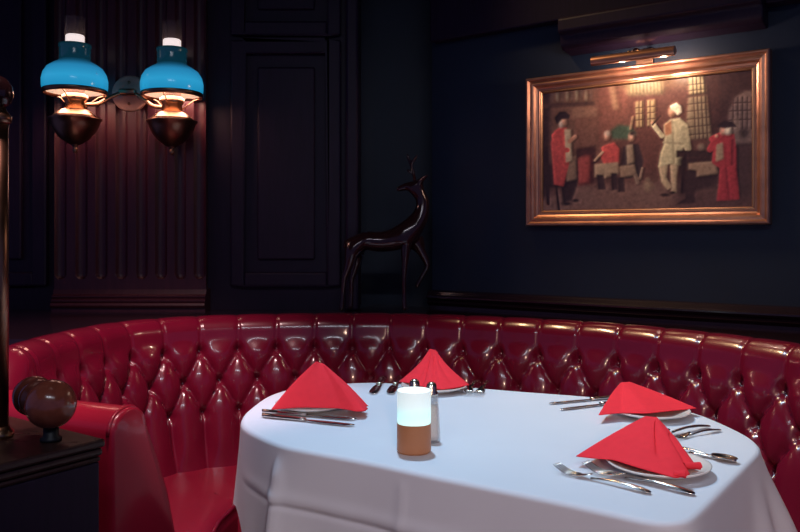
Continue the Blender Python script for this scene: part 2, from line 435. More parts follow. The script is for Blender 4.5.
tag(b.grid(rows, close_v=True, cap0=True, cap1=True).build('trim_7', M['ledge_wood'], smooth=False), kind='structure')

# ------------------------------------------------------------------ table and cloth
out_px = [(240.5, 423), (242, 416), (250, 407.5), (270, 394.5), (300, 387), (348, 382.8), (380, 382.3), (430, 384.5), (483, 388), (520, 391), (604, 397.5), (660, 404.5), (695, 412.5), (716, 420),
          (744, 433), (757, 442), (761, 450), (750, 463), (725, 488), (700, 513), (690, 520.5), (678, 523.5), (657, 523), (631, 517.5), (575, 505), (500, 489.5), (426, 474.5), (365, 461.5), (295, 448.5), (276, 443.5), (258, 436), (245, 428.5)]
o3 = np.array([tuple(unp(x, y, TZ)[:2]) for x, y in out_px])
oc, _ = resample(catmull(o3, 8, closed=True), n=360, closed=True)
kk = np.ones(5) / 5
oc = np.stack([np.convolve(np.r_[oc[-2:, i], oc[:, i], oc[:2, i]], kk, 'valid') for i in (0, 1)], 1)
cen = oc.mean(0); NO = len(oc)
tg = np.roll(oc, -3, 0) - np.roll(oc, 3, 0); tg /= np.linalg.norm(tg, axis=1)[:, None]
area = np.sum(oc[:, 0] * np.roll(oc[:, 1], -1) - np.roll(oc[:, 0], -1) * oc[:, 1])
on = np.stack([tg[:, 1], -tg[:, 0]], 1) * (1 if area > 0 else -1)
def pxof(p, z=TZ): return p[0] / p[1] * F + HX, HY + (CAM - z) * F / p[1]
cl = MB(); rings = []
for sc in (0, .25, .5, .7, .85, .925): rings.append([Vector((*(cen + (p - cen) * sc), TZ)) for p in oc])
for a in np.linspace(0, PI / 2, 7):
    r = .012; rings.append([Vector((p[0] - n[0] * r * (1 - math.sin(a)), p[1] - n[1] * r * (1 - math.sin(a)), TZ - r + r * math.cos(a))) for p, n in zip(oc, on)])
nfl = oc.copy()
def gdist(p, q, w): return math.exp(-((p[0] - q[0]) ** 2 + (p[1] - q[1]) ** 2) / (2 * w * w))
cR = unp(761, 448, TZ); cF = unp(688, 521, TZ); cL = unp(275, 443, TZ); cE = unp(241, 422, TZ)
per = np.r_[0, np.cumsum(np.linalg.norm(np.diff(oc, axis=0), axis=1))]
# distance along the front edge from the left corner
fdir = np.array([(cF - cL).x, (cF - cL).y]); FLn = np.linalg.norm(fdir); fdir /= FLn; fnorm = np.array([fdir[1], -fdir[0]])
ND = 90
for q in range(1, ND + 1):
    row = []
    for i, (p, n) in enumerate(zip(oc, on)):
        lf = gdist(p, cE, .10); fl_ = gdist(p, cL, .045); fr_ = gdist(p, cR, .10); ff = gdist(p, cF, .05)
        drop = .34 - .16 * lf
        d = drop * q / ND
        fl = .06 + .30 * fr_ + .01 * lf + .22 * ff + .06 * fl_
        u = d * fl * (1 if d < .2 else 1)
        u = d * fl
        s = per[i]
        # soft folds that grow downward
        u += (.006 * math.sin(s * 19 + 1) + .004 * math.sin(s * 41 + 2.1)) * sstep(.02, .30, d)
        front = sstep(.85, .98, float(np.dot(n, fnorm)))
        u += front * (.0050 * math.exp(-((d - .095) / .014) ** 2) - .004 * math.exp(-((d - .113) / .006) ** 2))   # ironed-in crease
        along = float(np.dot(p - np.array([cL.x, cL.y]), fdir))
        u += .0035 * math.exp(-((along - .335) / .008) ** 2) * front * sstep(0, .03, d)
        u += .014 * math.exp(-((along - .020) / .016) ** 2) * sstep(.0, .06, d) * sstep(.1, .8, float(np.dot(n, fnorm)))
        # pinched vertical folds round the left corner and right end
        u += fr_ * .010 * math.sin(s * 60 + .6) * sstep(0, .15, d)
        u = max(u, -.001)
        row.append(Vector((p[0] + n[0] * u, p[1] + n[1] * u, TZ - .012 - d)))
    rings.append(row)
cl.grid(rings, close_v=True)
cloth = cl.build('tablecloth', M['cloth'])
tag(cloth, 'white tablecloth draped over the table in the booth', 'tablecloth')
# the table that carries it
tbl = empty('dining_table', (cen[0], cen[1], 0), 0, 'table hidden beneath the white tablecloth, its edge shaping the cloth', 'table')
ins = [Vector((p[0] - n[0] * .012, p[1] - n[1] * .012, 0)) for p, n in zip(oc, on)]
MB().grid([[v + Vector((0, 0, z)) for v in ins] for z in (.715, .746)], close_v=True, cap0=True, cap1=True).build('tabletop', M['plain_wood'], tbl, smooth=False)
MB().lathe([(.05, .03), (.045, .2), (.04, .69), (.10, .715)], c=(cen[0], cen[1], 0)).build('pedestal', M['black_iron'], tbl)
MB().lathe([(.26, 0), (.26, .015), (.20, .03), (.05, .05)], c=(cen[0], cen[1], 0)).build('base', M['black_iron'], tbl)

# ------------------------------------------------------------------ plates
pl_prof = [(0, .0), (.052, 0), (.056, .003), (.060, .005), (.090, .013), (.0955, .0165), (.0965, .0185), (.0945, .0195), (.088, .0165), (.062, .009), (.050, .0065), (0, .006)]
plate0 = MB().lathe(pl_prof, n=64).build('side_plate', M['porcelain'])
plates = [((313, 409.3), 'white plate under the red napkin at the left end of the table'),
          ((434, 391), 'white plate under the red napkin at the far edge, behind the candle holder'),
          ((650, 416.5), 'white plate under the red napkin at the far right edge of the table'),
          ((658, 471.5), 'white plate under the rumpled red napkin nearest the front right corner')]
pc = []
for i, ((x, y), lab) in enumerate(plates):
    o = plate0 if i == 0 else plate0.copy()
    if i: COL.objects.link(o)
    p = unp(x, y, TZ); p.z = TZ + .001; o.location = p; pc.append(p.copy())
    tag(o, lab, 'plate', 'white plates under the napkins')

# ------------------------------------------------------------------ napkins
def rounded_loop(pts, n=96, rad=.12):
    """closed polygon with its corners softened, resampled"""
    P = [np.array(p, float) for p in pts]; out = []
    for i in range(len(P)):
        a, b_, c = P[i - 1], P[i], P[(i + 1) % len(P)]
        da = np.linalg.norm(a - b_); dc = np.linalg.norm(c - b_)
        r1 = b_ + (a - b_) * min(rad * da, .010) / da; r2 = b_ + (c - b_) * min(rad * dc, .010) / dc
        for t in np.linspace(0, 1, 6): out.append((1 - t) ** 2 * r1 + 2 * t * (1 - t) * b_ + t * t * r2)
    return resample(np.array(out), n=n, closed=True)[0]
def napkin(name_label, base, apexes, bulge=.010, folds=(), rad=.10, zb=None, arc=0.0, n=120, m=34, extra=None):
    """folded cloth tent: base loop (world xy,z) rising to a short ridge `apexes` (two points)"""
    lo = rounded_loop(base, n, rad); A, B = [np.array(p, float) for p in apexes]
    c = lo.mean(0); rows = []
    mb = MB()
    for q in range(m + 1):
        t = q / m; tt = 1 - (1 - t) ** 1.0
        row = []
        for i in range(n):
            p = lo[i]; d = p - c; w = np.clip(.5 + .5 * np.dot(p - (A + B) / 2, B - A) / (np.dot(B - A, B - A) + 1e-9) * .5, 0, 1)
            ap = A * (1 - w) + B * w
            h = tt * (1 - .0 * t)
            v = p * (1 - h) + ap * h
            dd = np.array([d[0], d[1], 0]); dd /= np.linalg.norm(dd) + 1e-9
            v = v + dd * bulge * math.sin(PI * min(1, t * 1.02)) + np.array([0, 0, arc * math.sin(PI * t)])
            if t > .93: v = v + np.array([0, 0, -.004 * ((t - .93) / .07) ** 2])
            th = i / n
            for (f0, wd, dep, t0, t1) in folds:
                e = ((th - f0 + .5) % 1) - .5
                v = v + dd * (-dep) * math.exp(-(e / wd) ** 2) * sstep(t0 - .12, t0, t) * (1 - sstep(t1, t1 + .12, t))
            row.append(Vector(v))
        rows.append(row)
    # a turned-under hem gives the lower edge thickness
    inner = [Vector(c + (np.array(p) - c) * .90) + Vector((0, 0, .000)) for p in rows[0]]
    mb.grid([inner] + rows, close_v=True, cap1=True)
    if extra: extra(mb)
    o = mb.build('folded_napkin', M['napkin']); return tag(o, name_label, 'napkin', 'red folded napkins on the plates')
zt = TZ + .020
def b3(x, y, z=zt): return tuple(unp(x, y, z))
def bk(p, dx, dy, z=zt): return (p[0] + dx, p[1] + dy, z)
# left end napkin
L = b3(270, 410); R = b3(365, 411.5)
Yc = (L[1] + R[1]) / 2
apA = atd(317, 360, Yc + .055); apA2 = atd(321, 361.5, Yc + .062)
napkin('red napkin folded to a smooth broad peak at the left end of the table', [L, b3(300, 407.5, zt + .006), b3(340, 408.5, zt + .004), b3(356, 411.5), R, bk(R, .012, .06), bk(R, -.03, .105), bk(L, .09, .11), bk(L, .01, .05)], [apA, apA2], bulge=.006,
       folds=[(.47, .018, .016, .05, .75)], rad=.14)
# far napkin, behind the candle
L = b3(398, 381.5); R = b3(470, 385)
apB = atd(430.5, 347.5, 2.42); apB2 = atd(434.5, 348.5, 2.42)
napkin('red napkin with loose vertical folds at the far edge, behind the candle holder', [L, b3(412, 384.5), b3(420, 389), b3(441, 390), b3(458, 388), R, bk(R, -.01, .06), bk(R, -.09, .10), bk(L, .05, .09)], [apB, apB2], bulge=-.010,
       folds=[(.10, .03, .030, .0, .85), (.20, .022, .028, .0, .80), (.29, .014, .012, .0, .7), (.40, .03, .010, .1, .6)], rad=.2)
# right rear napkin
L = b3(598, 415.5); R = b3(698, 408.5)
apD = atd(622, 381, 2.06); apD2 = atd(632, 380.5, 2.10)
napkin('red napkin folded into a flat-topped wedge pointing right at the far right edge', [L, b3(618, 413.5), b3(650, 413.5, zt + .004), b3(678, 410.5), R, bk(R, -.02, .045), bk(L, .12, .13), bk(L, .035, .08)], [apD, apD2], bulge=.005,
       folds=[(.10, .02, .007, .1, .8)], rad=.10)
# right front napkin with its rolled end
L = b3(574.5, 456.5); R = b3(700, 468)
apC = atd(648, 414.5, 1.60); apC2 = atd(655, 415, 1.585)
def roll_end(mb):
    for (p, q, r) in (((674, 474, .003), (686, 475.0, .004), .009), ((684, 466, .008), (700, 466.5, .006), .009)):
        a = unp(p[0], p[1], zt + p[2]); e = unp(q[0], q[1], zt + q[2]); pts = [a.lerp(e, t) for t in np.linspace(0, 1, 8)]
        rows = []
        d = (e - a).normalized(); up = Vector((0, 0, 1)); sd = d.cross(up).normalized()
        for i, c in enumerate(pts):
            rr = r * (.75 + .3 * i / 7)
            rows.append([c + sd * rr * (1 - .035 * j) * math.cos(.45 * j) + up * rr * (1 - .035 * j) * math.sin(.45 * j) for j in range(22)])
        mb.grid(rows)
napkin('rumpled red napkin with a rolled end, nearest the front right corner of the table', [L, b3(592, 458.5), b3(612, 460, zt + .004), b3(645, 470, zt + .003), b3(676, 478.5), b3(688, 476), b3(699, 468), b3(690, 458), bk(R, -.10, .09), bk(L, .07, .08)], [apC, apC2], bulge=.004,
       folds=[(.31, .035, .024, .30, .80), (.43, .022, .014, .0, .55), (.52, .03, .012, .0, .35), (.14, .04, .006, .1, .5)], rad=.12, extra=roll_end)

# ------------------------------------------------------------------ cutlery (local: handle end at x=0, tip at x=1 * length)
def outline_solid(outline, zf, th):
    """outline [(x, half width)] swept along x with a lens section; zf(x) centre height"""
    rows = []
    for x, w in outline:
        z = zf(x); row = []
        for j in range(10):
            a = 2 * PI * j / 10; row.append(Vector((x, w * math.cos(a), z + th(x) * math.sin(a))))
        rows.append(row)
    return rows
HZ = lambda x: .003 + .006 * math.sin(PI * min(1, max(0, x / .12)))
def handle_rows():
    o = [(0, .001), (.002, .005), (.008, .0078), (.02, .0082), (.04, .0066), (.07, .0045), (.10, .0036), (.122, .0036)]
    return outline_solid(o, HZ, lambda x: .0022)
def make_fork():
    r = empty('table_fork', (0, 0, 0)); MB().grid(handle_rows(), close_v=True, cap0=True, cap1=True).build('handle', M['steel'], r, local=True)
    b = MB(); hz = lambda x: .0035 + .010 * ((x - .165) / .045) ** 2 * .8 if x < .165 else .0035 + .013 * ((x - .165) / .035) ** 1.5
    o = [(.120, .0036), (.128, .0052), (.136, .0090), (.144, .0118), (.152, .0124)]
    b.grid(outline_solid(o, hz, lambda x: .0013), close_v=True, cap0=True, cap1=True)
    for k in range(4):
        y = -.0108 + .0072 * k
        b.tube([(x, y * (1 - .05 * (x - .15) / .05), hz(x)) for x in np.linspace(.150, .200, 9)], [.0018, .0018, .0018, .0017, .0017, .0016, .0015, .0013, .0006], 8)
    b.build('tines', M['steel'], r, local=True); return r
def make_knife():
    r = empty('table_knife', (0, 0, 0)); o = [(0, .001), (.002, .005), (.008, .0075), (.03, .0080), (.06, .0070), (.095, .0056), (.108, .0050)]
    MB().grid(outline_solid(o, lambda x: .0042, lambda x: .0040), close_v=True, cap0=True, cap1=True).build('handle', M['steel'], r, local=True)
    rows = []
    for x, lo, hi in [(.106, -.0045, .0045), (.118, -.006, .006), (.13, -.0078, .0066), (.16, -.009, .0068), (.185, -.0092, .0066), (.205, -.0082, .0060), (.217, -.0050, .0050), (.223, -.001, .003)]:
        rows.append([Vector((x, lo, .0026)), Vector((x, (lo + hi) / 2, .0042)), Vector((x, hi, .0040)), Vector((x, hi, .0024)), Vector((x, (lo + hi) / 2, .0016))])
    MB().grid(rows, close_v=True, cap0=True, cap1=True).build('blade', M['steel'], r, local=True); return r
def make_spoon():
    r = empty('table_spoon', (0, 0, 0)); MB().grid(handle_rows(), close_v=True, cap0=True, cap1=True).build('handle', M['steel'], r, local=True)
    rows = []
    for q in range(15):
        t = q / 14; x = .118 + .062 * t; w = .0035 + .0165 * math.sin(PI * min(1, t * .93 + .02)) ** .75 if t < .99 else .004
        dp = .0075 * math.sin(PI * t)
        rows.append([Vector((x, w * v, .010 - dp * (1 - v * v) + .001)) for v in np.linspace(-1, 1, 11)])
    MB().grid(rows).build('bowl', M['steel'], r, local=True, solid=.0014); return r
protos = {'fork': [make_fork(), .200, 0], 'knife': [make_knife(), .223, 0], 'spoon': [make_spoon(), .180, 0]}
def lay(kind, hx, hy, tx, ty, label, group, roll=0, lift=0.0):
    pr, ln, used = protos[kind]
    o = pr if not used else copy_tree(pr); protos[kind][2] = 1
    h = unp(hx, hy, TZ); t = unp(tx, ty, TZ); d = t - h; L_ = d.length
    s = min(max(L_ / ln, .85), 1.15)
    o.location = (h.x, h.y, TZ + .0012 + lift); o.rotation_euler = (0, 0, math.atan2(d.y, d.x)); o.scale = (s, s, s)
    return tag(o, label, kind, group)
G = {'fork': 'silver forks laid by the plates', 'knife': 'silver knives laid by the plates'}
def L_(kind, *a, **k): return lay(kind, *a, G.get(kind), **k)
L_('knife', 262, 413.2, 358, 421, 'silver knife beside the left plate, the one closer to the plate')
L_('knife', 262, 417.5, 354, 427, 'silver knife beside the left plate, the one closer to the table front')
L_('knife', 383.5, 378.5, 369.5, 401, 'silver knife at the far table edge, to the left of the other knife there').scale.y *= 1.5
L_('knife', 399, 378.5, 388, 400.5, 'silver knife at the far table edge, between another knife and the rear napkin').scale.y *= 1.5
L_('fork', 478, 382, 463.5, 398, 'silver fork at the far edge right of the rear napkin, closer to the napkin')
L_('fork', 489, 382.5, 475.5, 399, 'silver fork at the far edge right of the rear napkin, farther from the napkin')
L_('knife', 628, 397.5, 543, 405.5, 'silver knife left of the far right plate, the rear one of its pair')
L_('knife', 636, 401.5, 559.5, 411, 'silver knife left of the far right plate, the front one of its pair')
L_('fork', 709.5, 428, 640, 441, 'silver fork between the two right plates, the rear one of its pair')
L_('fork', 720.5, 431.5, 671, 440.5, 'silver fork between the two right plates, the front one with its handle nearest the edge')
L_('knife', 736.5, 463.5, 655, 449, 'silver knife behind the front right plate, beside the spoon')
L_('spoon', 668, 448, 728, 462.5, 'silver spoon at the right end of the table, beside the front right plate')
L_('fork', 651, 495, 556, 472, 'small silver fork lying nearest the front edge of the table')
L_('fork', 695, 496.5, 585, 471, 'larger silver fork tucked against the front right plate')

# ------------------------------------------------------------------ candle holder and shakers
cz = TZ + .001
pcn = Vector(((414 - HX) / F * 1.622, 1.622, cz))
cd = empty('candle_holder', pcn, 0, 'glowing frosted glass candle holder with a brown lower band in the middle of the table', 'candle holder')
MB().lathe([(0, 0), (0.0314, 0), (0.0355, .004), (0.0355, .060), (0.0344, .0605), (0, .0605)], c=pcn, n=64, pw=.90).build('band', M['band'], cd, auto=.7)
b = MB().lathe([(0.0345, .0605), (0.0350, .064), (0.0353, .1245), (0.0347, .128), (0.0334, .128), (0.0326, .1245), (0.0322, .064), (0, .062)], c=pcn, n=64, pw=.90)
b.build('glass', M['frosted'], cd, auto=.7)
MB().lathe([(0, .0625), (0.0141, .0625), (0.0141, .085), (0.0118, .088), (0, .088)], c=pcn, n=32).build('candle', M['flame'], cd)
def shaker(x, Y, lab, fill):
    p = Vector(((x - HX) / F * Y, Y, cz)); r = empty('salt_shaker' if fill == 'salt' else 'pepper_shaker', p, 0, lab, 'shaker', 'glass shakers behind the candle holder')
    MB().lathe([(0, 0), (.0185, 0), (.0195, 0.0028), (.0190, 0.0185), (.0165, 0.0694), (.0135, 0.1036), (.0125, 0.1082), (.0112, 0.1036), (.0140, 0.0694), (.0165, 0.0185), (.0160, 0.0056), (0, 0.0056)], c=p, n=32).build('glass_body', M['shaker_glass'], r)
    MB().lathe([(0, 0.0057), (.0155, 0.0057), (.0160, 0.0185), (.0132, 0.0786), (0, 0.0805)], c=p, n=32).build('contents', M[fill], r)
    MB().lathe([(.0128, 0.0999), (.0140, 0.1018), (.0140, 0.1073), (.0120, 0.1101), (.0118, 0.1184), (.0100, 0.1258), (.0060, 0.1295), (0, 0.1306)], c=p, n=32).build('cap', M['cap_steel'], r)
    return r
shaker(414.5, 1.735, 'steel-capped glass shaker mostly hidden behind the candle holder, its left one', 'pepper')
shaker(431.5, 1.70, 'steel-capped glass shaker showing at the right edge of the candle holder', 'salt')

# ------------------------------------------------------------------ wall sconce
bpc = Vector(((129 - HX) / F * 3.04, 3.055, CAM + (HY - 93) / F * 3.04))
sc = empty('wall_sconce', bpc, 0, 'brass double wall lamp with two glowing blue glass shades on the fluted panel', 'lamp')
bpl = MB().lathe([(0, .022), (.030, .022), (.034, .016), (.052, .014), (.058, .010), (.066, .010), (.071, .004), (.072, -.003), (0, -.003)], c=bpc, axis=(0, -1, 0), n=48).build('backplate', M['brass_plate'], sc)
for dz in (.042, -.042):
    MB().lathe([(0, .006), (.004, .005), (.006, .002), (.006, -.002)], c=bpc + Vector((0, -.015, dz)), axis=(0, -1, 0), n=14).build('screw', M['brass_dark'], bpl)
MB().box((bpc.x - .030, bpc.y - .05, bpc.z - .012), (bpc.x + .034, bpc.y - .018, bpc.z + .012)).build('bracket', M['brass_dark'], sc, bevel=.006)
K = .003728
def lamp(x, Y):
    base = Vector(((x - HX) / F * Y, Y, 0)); Z = lambda y: CAM + (236 - y) * K
    def prof(l): return [(r * K, Z(y)) for r, y in l]
    MB().lathe(prof([(0, 153.5), (1.5, 153), (2.6, 150.5), (2, 148), (1.5, 147), (3, 146), (4.5, 144.5)]), c=base).build('finial', M['brass_dark'], sc)
    MB().lathe(prof([(4.2, 145), (8, 143), (14, 138.5), (19, 132.5), (22.5, 126), (24.2, 120.5), (25.6, 119.6), (25.6, 118.6), (23.5, 118.2)]), c=base, n=56).build('font_bowl', M['brass_dark'], sc)
    MB().lathe(prof([(23.8, 118.6), (20, 115.5), (15.5, 111.5), (13, 110), (11, 109.5)]), c=base, n=48).build('font_collar', M['brass'], sc)
    MB().lathe(prof([(10.2, 111), (10, 101.5), (11, 101), (12.2, 99), (12.2, 95.5), (11, 95), (9, 93)]), c=base, n=40).build('burner', M['brass'], sc)
    shade = MB().lathe(prof([(30.6, 90), (31.2, 86.5), (31.3, 80.5), (29.8, 74), (26.4, 68.5), (20.6, 64.3), (16.5, 62.1), (14.6, 60), (15, 56.5), (14.4, 54), (15, 51.5), (14.4, 49), (15.6, 47), (15.4, 44.7), (13.9, 44.7), (13, 51.5), (13.2, 61.1), (19.2, 65.5), (25, 69.9), (28.4, 75.1), (29.8, 81), (29.6, 90)]), c=base, n=64, caps=False).build('shade', M['blue_shade'], sc)
    MB().lathe(prof([(30.6, 94.4), (30.8, 91), (30.4, 89.2), (28.4, 89.2), (28.2, 91), (28.4, 94.4), (30.6, 94.4)]), c=base, n=64, caps=False).build('rim', M['brass_dark'], shade)
    MB().lathe(prof([(28.2, 91.5), (9.5, 88)]), c=base, n=48, caps=False).build('reflector', M['warm_glow'], sc)
    for a in range(3):
        an = .5 + a * 2 * PI / 3
        d = Vector((math.cos(an), math.sin(an), 0))
        MB().tube([base + d * 29 * K + Vector((0, 0, Z(93))), base + d * 22 * K + Vector((0, 0, Z(96))), base + d * 10 * K + Vector((0, 0, Z(106)))], .0022, 8).build('shade_prong', M['brass'], sc)
    MB().lathe(prof([(9, 94), (10, 70), (9.6, 50), (9.6, 18.5), (9.9, 18), (9.4, 18)]), c=base, n=40, caps=False).build('chimney', M['chimney_glass'], sc)
    MB().lathe(prof([(8.9, 60), (8.9, 36.2), (8.2, 35.4), (0, 35.2)]), c=base, n=32).build('mantle', M['flame'], sc)
    pts = [bpc + Vector((math.copysign(.02, base.x - bpc.x), -.03, .0))]
    cpt = Vector((base.x + math.copysign(9 * K, bpc.x - base.x), base.y, Z(104.5)))
    e = pts[0]
    ctl = [e, e.lerp(cpt, .33) + Vector((0, 0, -.004)), e.lerp(cpt, .66) + Vector((0, 0, -.014)), cpt]
    MB().tube(catmull(ctl, 8), .0075, 12).build('arm', M['brass'], sc)
    pl = bpy.data.lights.new('lamp_light', 'AREA'); pl.shape = 'DISK'; pl.size = .21; pl.energy = 1.7; pl.color = (1, .52, .40)
    o = bpy.data.objects.new('lamp_light', pl); COL.objects.link(o); o.location = base + Vector((0, 0, Z(94)))
    o.parent = sc; o.location -= wloc(sc)
lamp(75.0, 2.90); lamp(172.0, 2.965)

# ------------------------------------------------------------------ framed painting
ca0, ca1 = on_wall(770, .04), on_wall(525.8, .04); z0, z1 = 1.237, 1.7925
fr = empty('framed_painting', RW((ca0 + ca1) / 2, .02, z0), 0, 'gilt framed painting of a tavern scene hanging on the dark right wall', 'painting')
fp = [(0, -.0), (0, .038), (.004, .043), (.009, .043), (.012, .038), (.016, .034), (.024, .036), (.030, .034), (.036, .024), (.042, .020), (.048, .020), (.051, .016), (.051, 0)]  # (inset, out)
def rect_ring(ins, n):
    return [RW(ca0 + ins, n + .002, z0 + ins), RW(ca1 - ins, n + .002, z0 + ins), RW(ca1 - ins, n + .002, z1 - ins), RW(ca0 + ins, n + .002, z1 - ins)]
MB().grid([rect_ring(i, n) for i, n in fp], close_v=True).build('frame', M['gilt'], fr, auto=.4, smooth=False)
sp = [(.050, .010), (.050, .018), (.054, .019), (.057, .016), (.058, .010)]
MB().grid([rect_ring(i, n) for i, n in sp], close_v=True).build('slip', M['gilt_slip'], fr, smooth=False)

# the picture itself, worked out as colours on a fine canvas
X0, Y0, SS = 535, 60, 4
IW, IH = 226 * SS, 160 * SS
img = np.zeros((IH, IW, 3)); yy, xx = np.mgrid[0:IH, 0:IW]
PX = xx / SS + X0; PY = yy / SS + Y0
def C(r, g, b_): return np.array([((c / 255) / 12.92 if c / 255 <= .04045 else ((c / 255 + .055) / 1.055) ** 2.4) for c in (r, g, b_)])
def cp(x, y): return (500 + x / 2.533, 30 + y / 2.533)       # reading taken from an enlarged view
def poly(pts, col, soft=.9, op=1.0, conv=True):
    P = [cp(*p) if conv else p for p in pts]
    ins = np.zeros(PX.shape, bool); n = len(P)
    for i in range(n):
        (x1, y1), (x2, y2) = P[i], P[(i + 1) % n]
        c = ((y1 > PY) != (y2 > PY))
        with np.errstate(divide='ignore', invalid='ignore'):
            ins ^= c & (PX < (x2 - x1) * (PY - y1) / (y2 - y1 + 1e-12) + x1)
    a = blur(ins.astype(float), soft * 1.6) * op
    img[:] = img * (1 - a[..., None]) + col * a[..., None]
def blur(a, r):
    k = max(1, int(r * SS)); 
    for ax in (0, 1):
        for _ in range(2):
            w = np.ones(k) / k; a = np.apply_along_axis(lambda v: np.convolve(v, w, 'same'), ax, a)
    return a
def ell(x, y, rx, ry, col, op=1.0, soft=.35):
    rx, ry = rx * 1.08, ry * 1.08; soft += .2
    cx, cy = cp(x, y); d = np.sqrt(((PX - cx) * 2.533 / rx) ** 2 + ((PY - cy) * 2.533 / ry) ** 2)
    a = np.clip((1.15 - d) / (.3 + soft), 0, 1) * op
    img[:] = img * (1 - a[..., None]) + col * a[..., None]
def line(p, q, w, col, op=1.0):
    (x1, y1), (x2, y2) = cp(*p), cp(*q); dx, dy = x2 - x1, y2 - y1
    t = np.clip(((PX - x1) * dx + (PY - y1) * dy) / (dx * dx + dy * dy), 0, 1)
    d = np.hypot(PX - x1 - t * dx, PY - y1 - t * dy) * 2.533
    a = np.clip((w - d) / 2 + .5, 0, 1) * op
    img[:] = img * (1 - a[..., None]) + col * a[..., None]
ns = blur(rng.random((IH, IW)), 5); ns = (ns - ns.mean()) / ns.std()
img[:] = C(84, 52, 44)
poly([(90, 60), (250, 60), (250, 320), (90, 400)], C(96, 66, 52), 4)
poly([(90, 100), (130, 150), (128, 470), (90, 470)], C(40, 26, 28), 3)
poly([(245, 130), (330, 110), (330, 250), (250, 330)], C(104, 62, 50), 5)
poly([(300, 90), (660, 40), (660, 130), (300, 150)], C(104, 78, 52), 6)
poly([(540, 60), (660, 60), (660, 470), (540, 470)], C(52, 34, 34), 5)
poly([(330, 170), (400, 160), (400, 350), (330, 350)], C(86, 50, 42), 3)
poly([(90, 440), (180, 395), (420, 385), (660, 395), (660, 480), (90, 480)], C(112, 82, 70), 5)
poly([(440, 400), (660, 390), (660, 480), (440, 480)], C(72, 48, 46), 6, .8)
# mantel, shelf with jugs, hearth glow
poly([(180, 198), (248, 196), (246, 222), (186, 226)], C(118, 84, 66), 1.5)
poly([(190, 222), (246, 220), (240, 300), (192, 305)], C(104, 68, 54), 1.5)
poly([(192, 300), (244, 292), (240, 388), (194, 395)], C(54, 26, 26), 2)
poly([(196, 325), (228, 318), (226, 385), (198, 390)], C(150, 58, 50), 2.5)
for k, (x, h) in enumerate([(132, 22), (145, 30), (158, 24), (170, 34), (182, 26), (194, 36), (206, 40), (218, 30), (230, 36)]):
    ell(x, 182 - h / 2, 5, h / 2, C(*(128, 116, 92) if k % 2 else (92, 72, 62)), .8)
poly([(110, 186), (240, 180), (240, 190), (110, 198)], C(66, 44, 40), 1)
poly([(276, 140), (290, 140), (300, 200), (286, 200)], C(150, 116, 84), 2, .7)
# window lights
poly([(322, 135), (410, 128), (412, 158), (324, 164)], C(150, 138, 96), 3, .8)
for x in range(326, 412, 9): line((x, 130), (x + 2, 162), 2, C(90, 80, 56), .6)
poly([(343, 182), (392, 176), (393, 240), (345, 246)], C(152, 130, 88), 1.2)
for x in (352, 361, 371, 380): line((x, 180), (x, 245), 1.6, C(84, 56, 42))
for y in (197, 212, 228): line((343, y), (392, y - 4), 1.4, C(84, 56, 42))
line((367, 178), (367, 246), 4, C(80, 48, 40))
poly([(480, 120), (512, 114), (524, 156), (480, 162)], C(176, 160, 112), 1.5)
poly([(478, 170), (526, 164), (538, 272), (470, 278)], C(128, 112, 84), 1.5)
for x in (487, 497, 507, 517): line((x, 118), (x + 8, 275), 1.6, C(70, 52, 42))
for y in (135, 150, 166, 184, 202, 222, 242, 262): line((474, y + 4), (532, y - 2), 1.5, C(74, 54, 44), .8)
poly([(512, 100), (548, 95), (560, 290), (536, 280)], C(58, 36, 34), 2.5)
poly([(578, 250), (580, 205), (594, 172), (618, 156), (650, 154), (650, 290), (590, 290)], C(112, 92, 84), 2)
for x in (590, 602, 614, 626, 638): line((x, 170), (x, 250), 1.6, C(56, 40, 40))
for y in (185, 205, 228): line((580, y), (645, y - 3), 1.5, C(62, 44, 42))
ell(620, 262, 16, 18, C(58, 48, 46)); ell(598, 240, 10, 22, C(140, 120, 104), .5)
poly([(600, 290), (650, 285), (650, 420), (606, 425)], C(64, 46, 44), 3)
# green cloth behind the seated pair
poly([(278, 255), (300, 238), (330, 242), (345, 262), (330, 276), (282, 276)], C(48, 76, 58), 2)
# chair by the hearth
line((118, 300), (122, 440), 4, C(30, 18, 20)); line((140, 380), (150, 458), 3, C(34, 20, 20)); line((108, 380), (104, 450), 3, C(34, 20, 20))
poly([(104, 340), (150, 338), (152, 400), (106, 400)], C(38, 24, 24), 2)
# standing man in red at the hearth
poly([(160, 335), (196, 330), (198, 385), (182, 432), (160, 438), (154, 390)], C(36, 26, 28), 1.2)
poly([(166, 320), (192, 318), (194, 378), (168, 384)], C(126, 100, 78), 1.2)
poly([(136, 256), (150, 246), (168, 246), (166, 300), (176, 330), (160, 395), (136, 390), (132, 330), (128, 285)], C(178, 56, 52), 1.0)
poly([(162, 250), (178, 252), (182, 330), (166, 335)], C(168, 148, 118), 1.0)
line((138, 268), (150, 300), 8, C(190, 62, 56)); line((150, 302), (170, 304), 6, C(182, 58, 54)); line((176, 282), (190, 270), 5, C(174, 120, 92))
ell(160, 234, 9, 12, C(190, 140, 110)); ell(154, 238, 6, 11, C(170, 160, 146), .8)
poly([(138, 222), (150, 208), (166, 206), (178, 216), (174, 226), (156, 226), (144, 240)], C(24, 20, 26), .9)
ell(170, 440, 16, 6, C(22, 16, 20)); ell(192, 432, 12, 5, C(22, 16, 20))
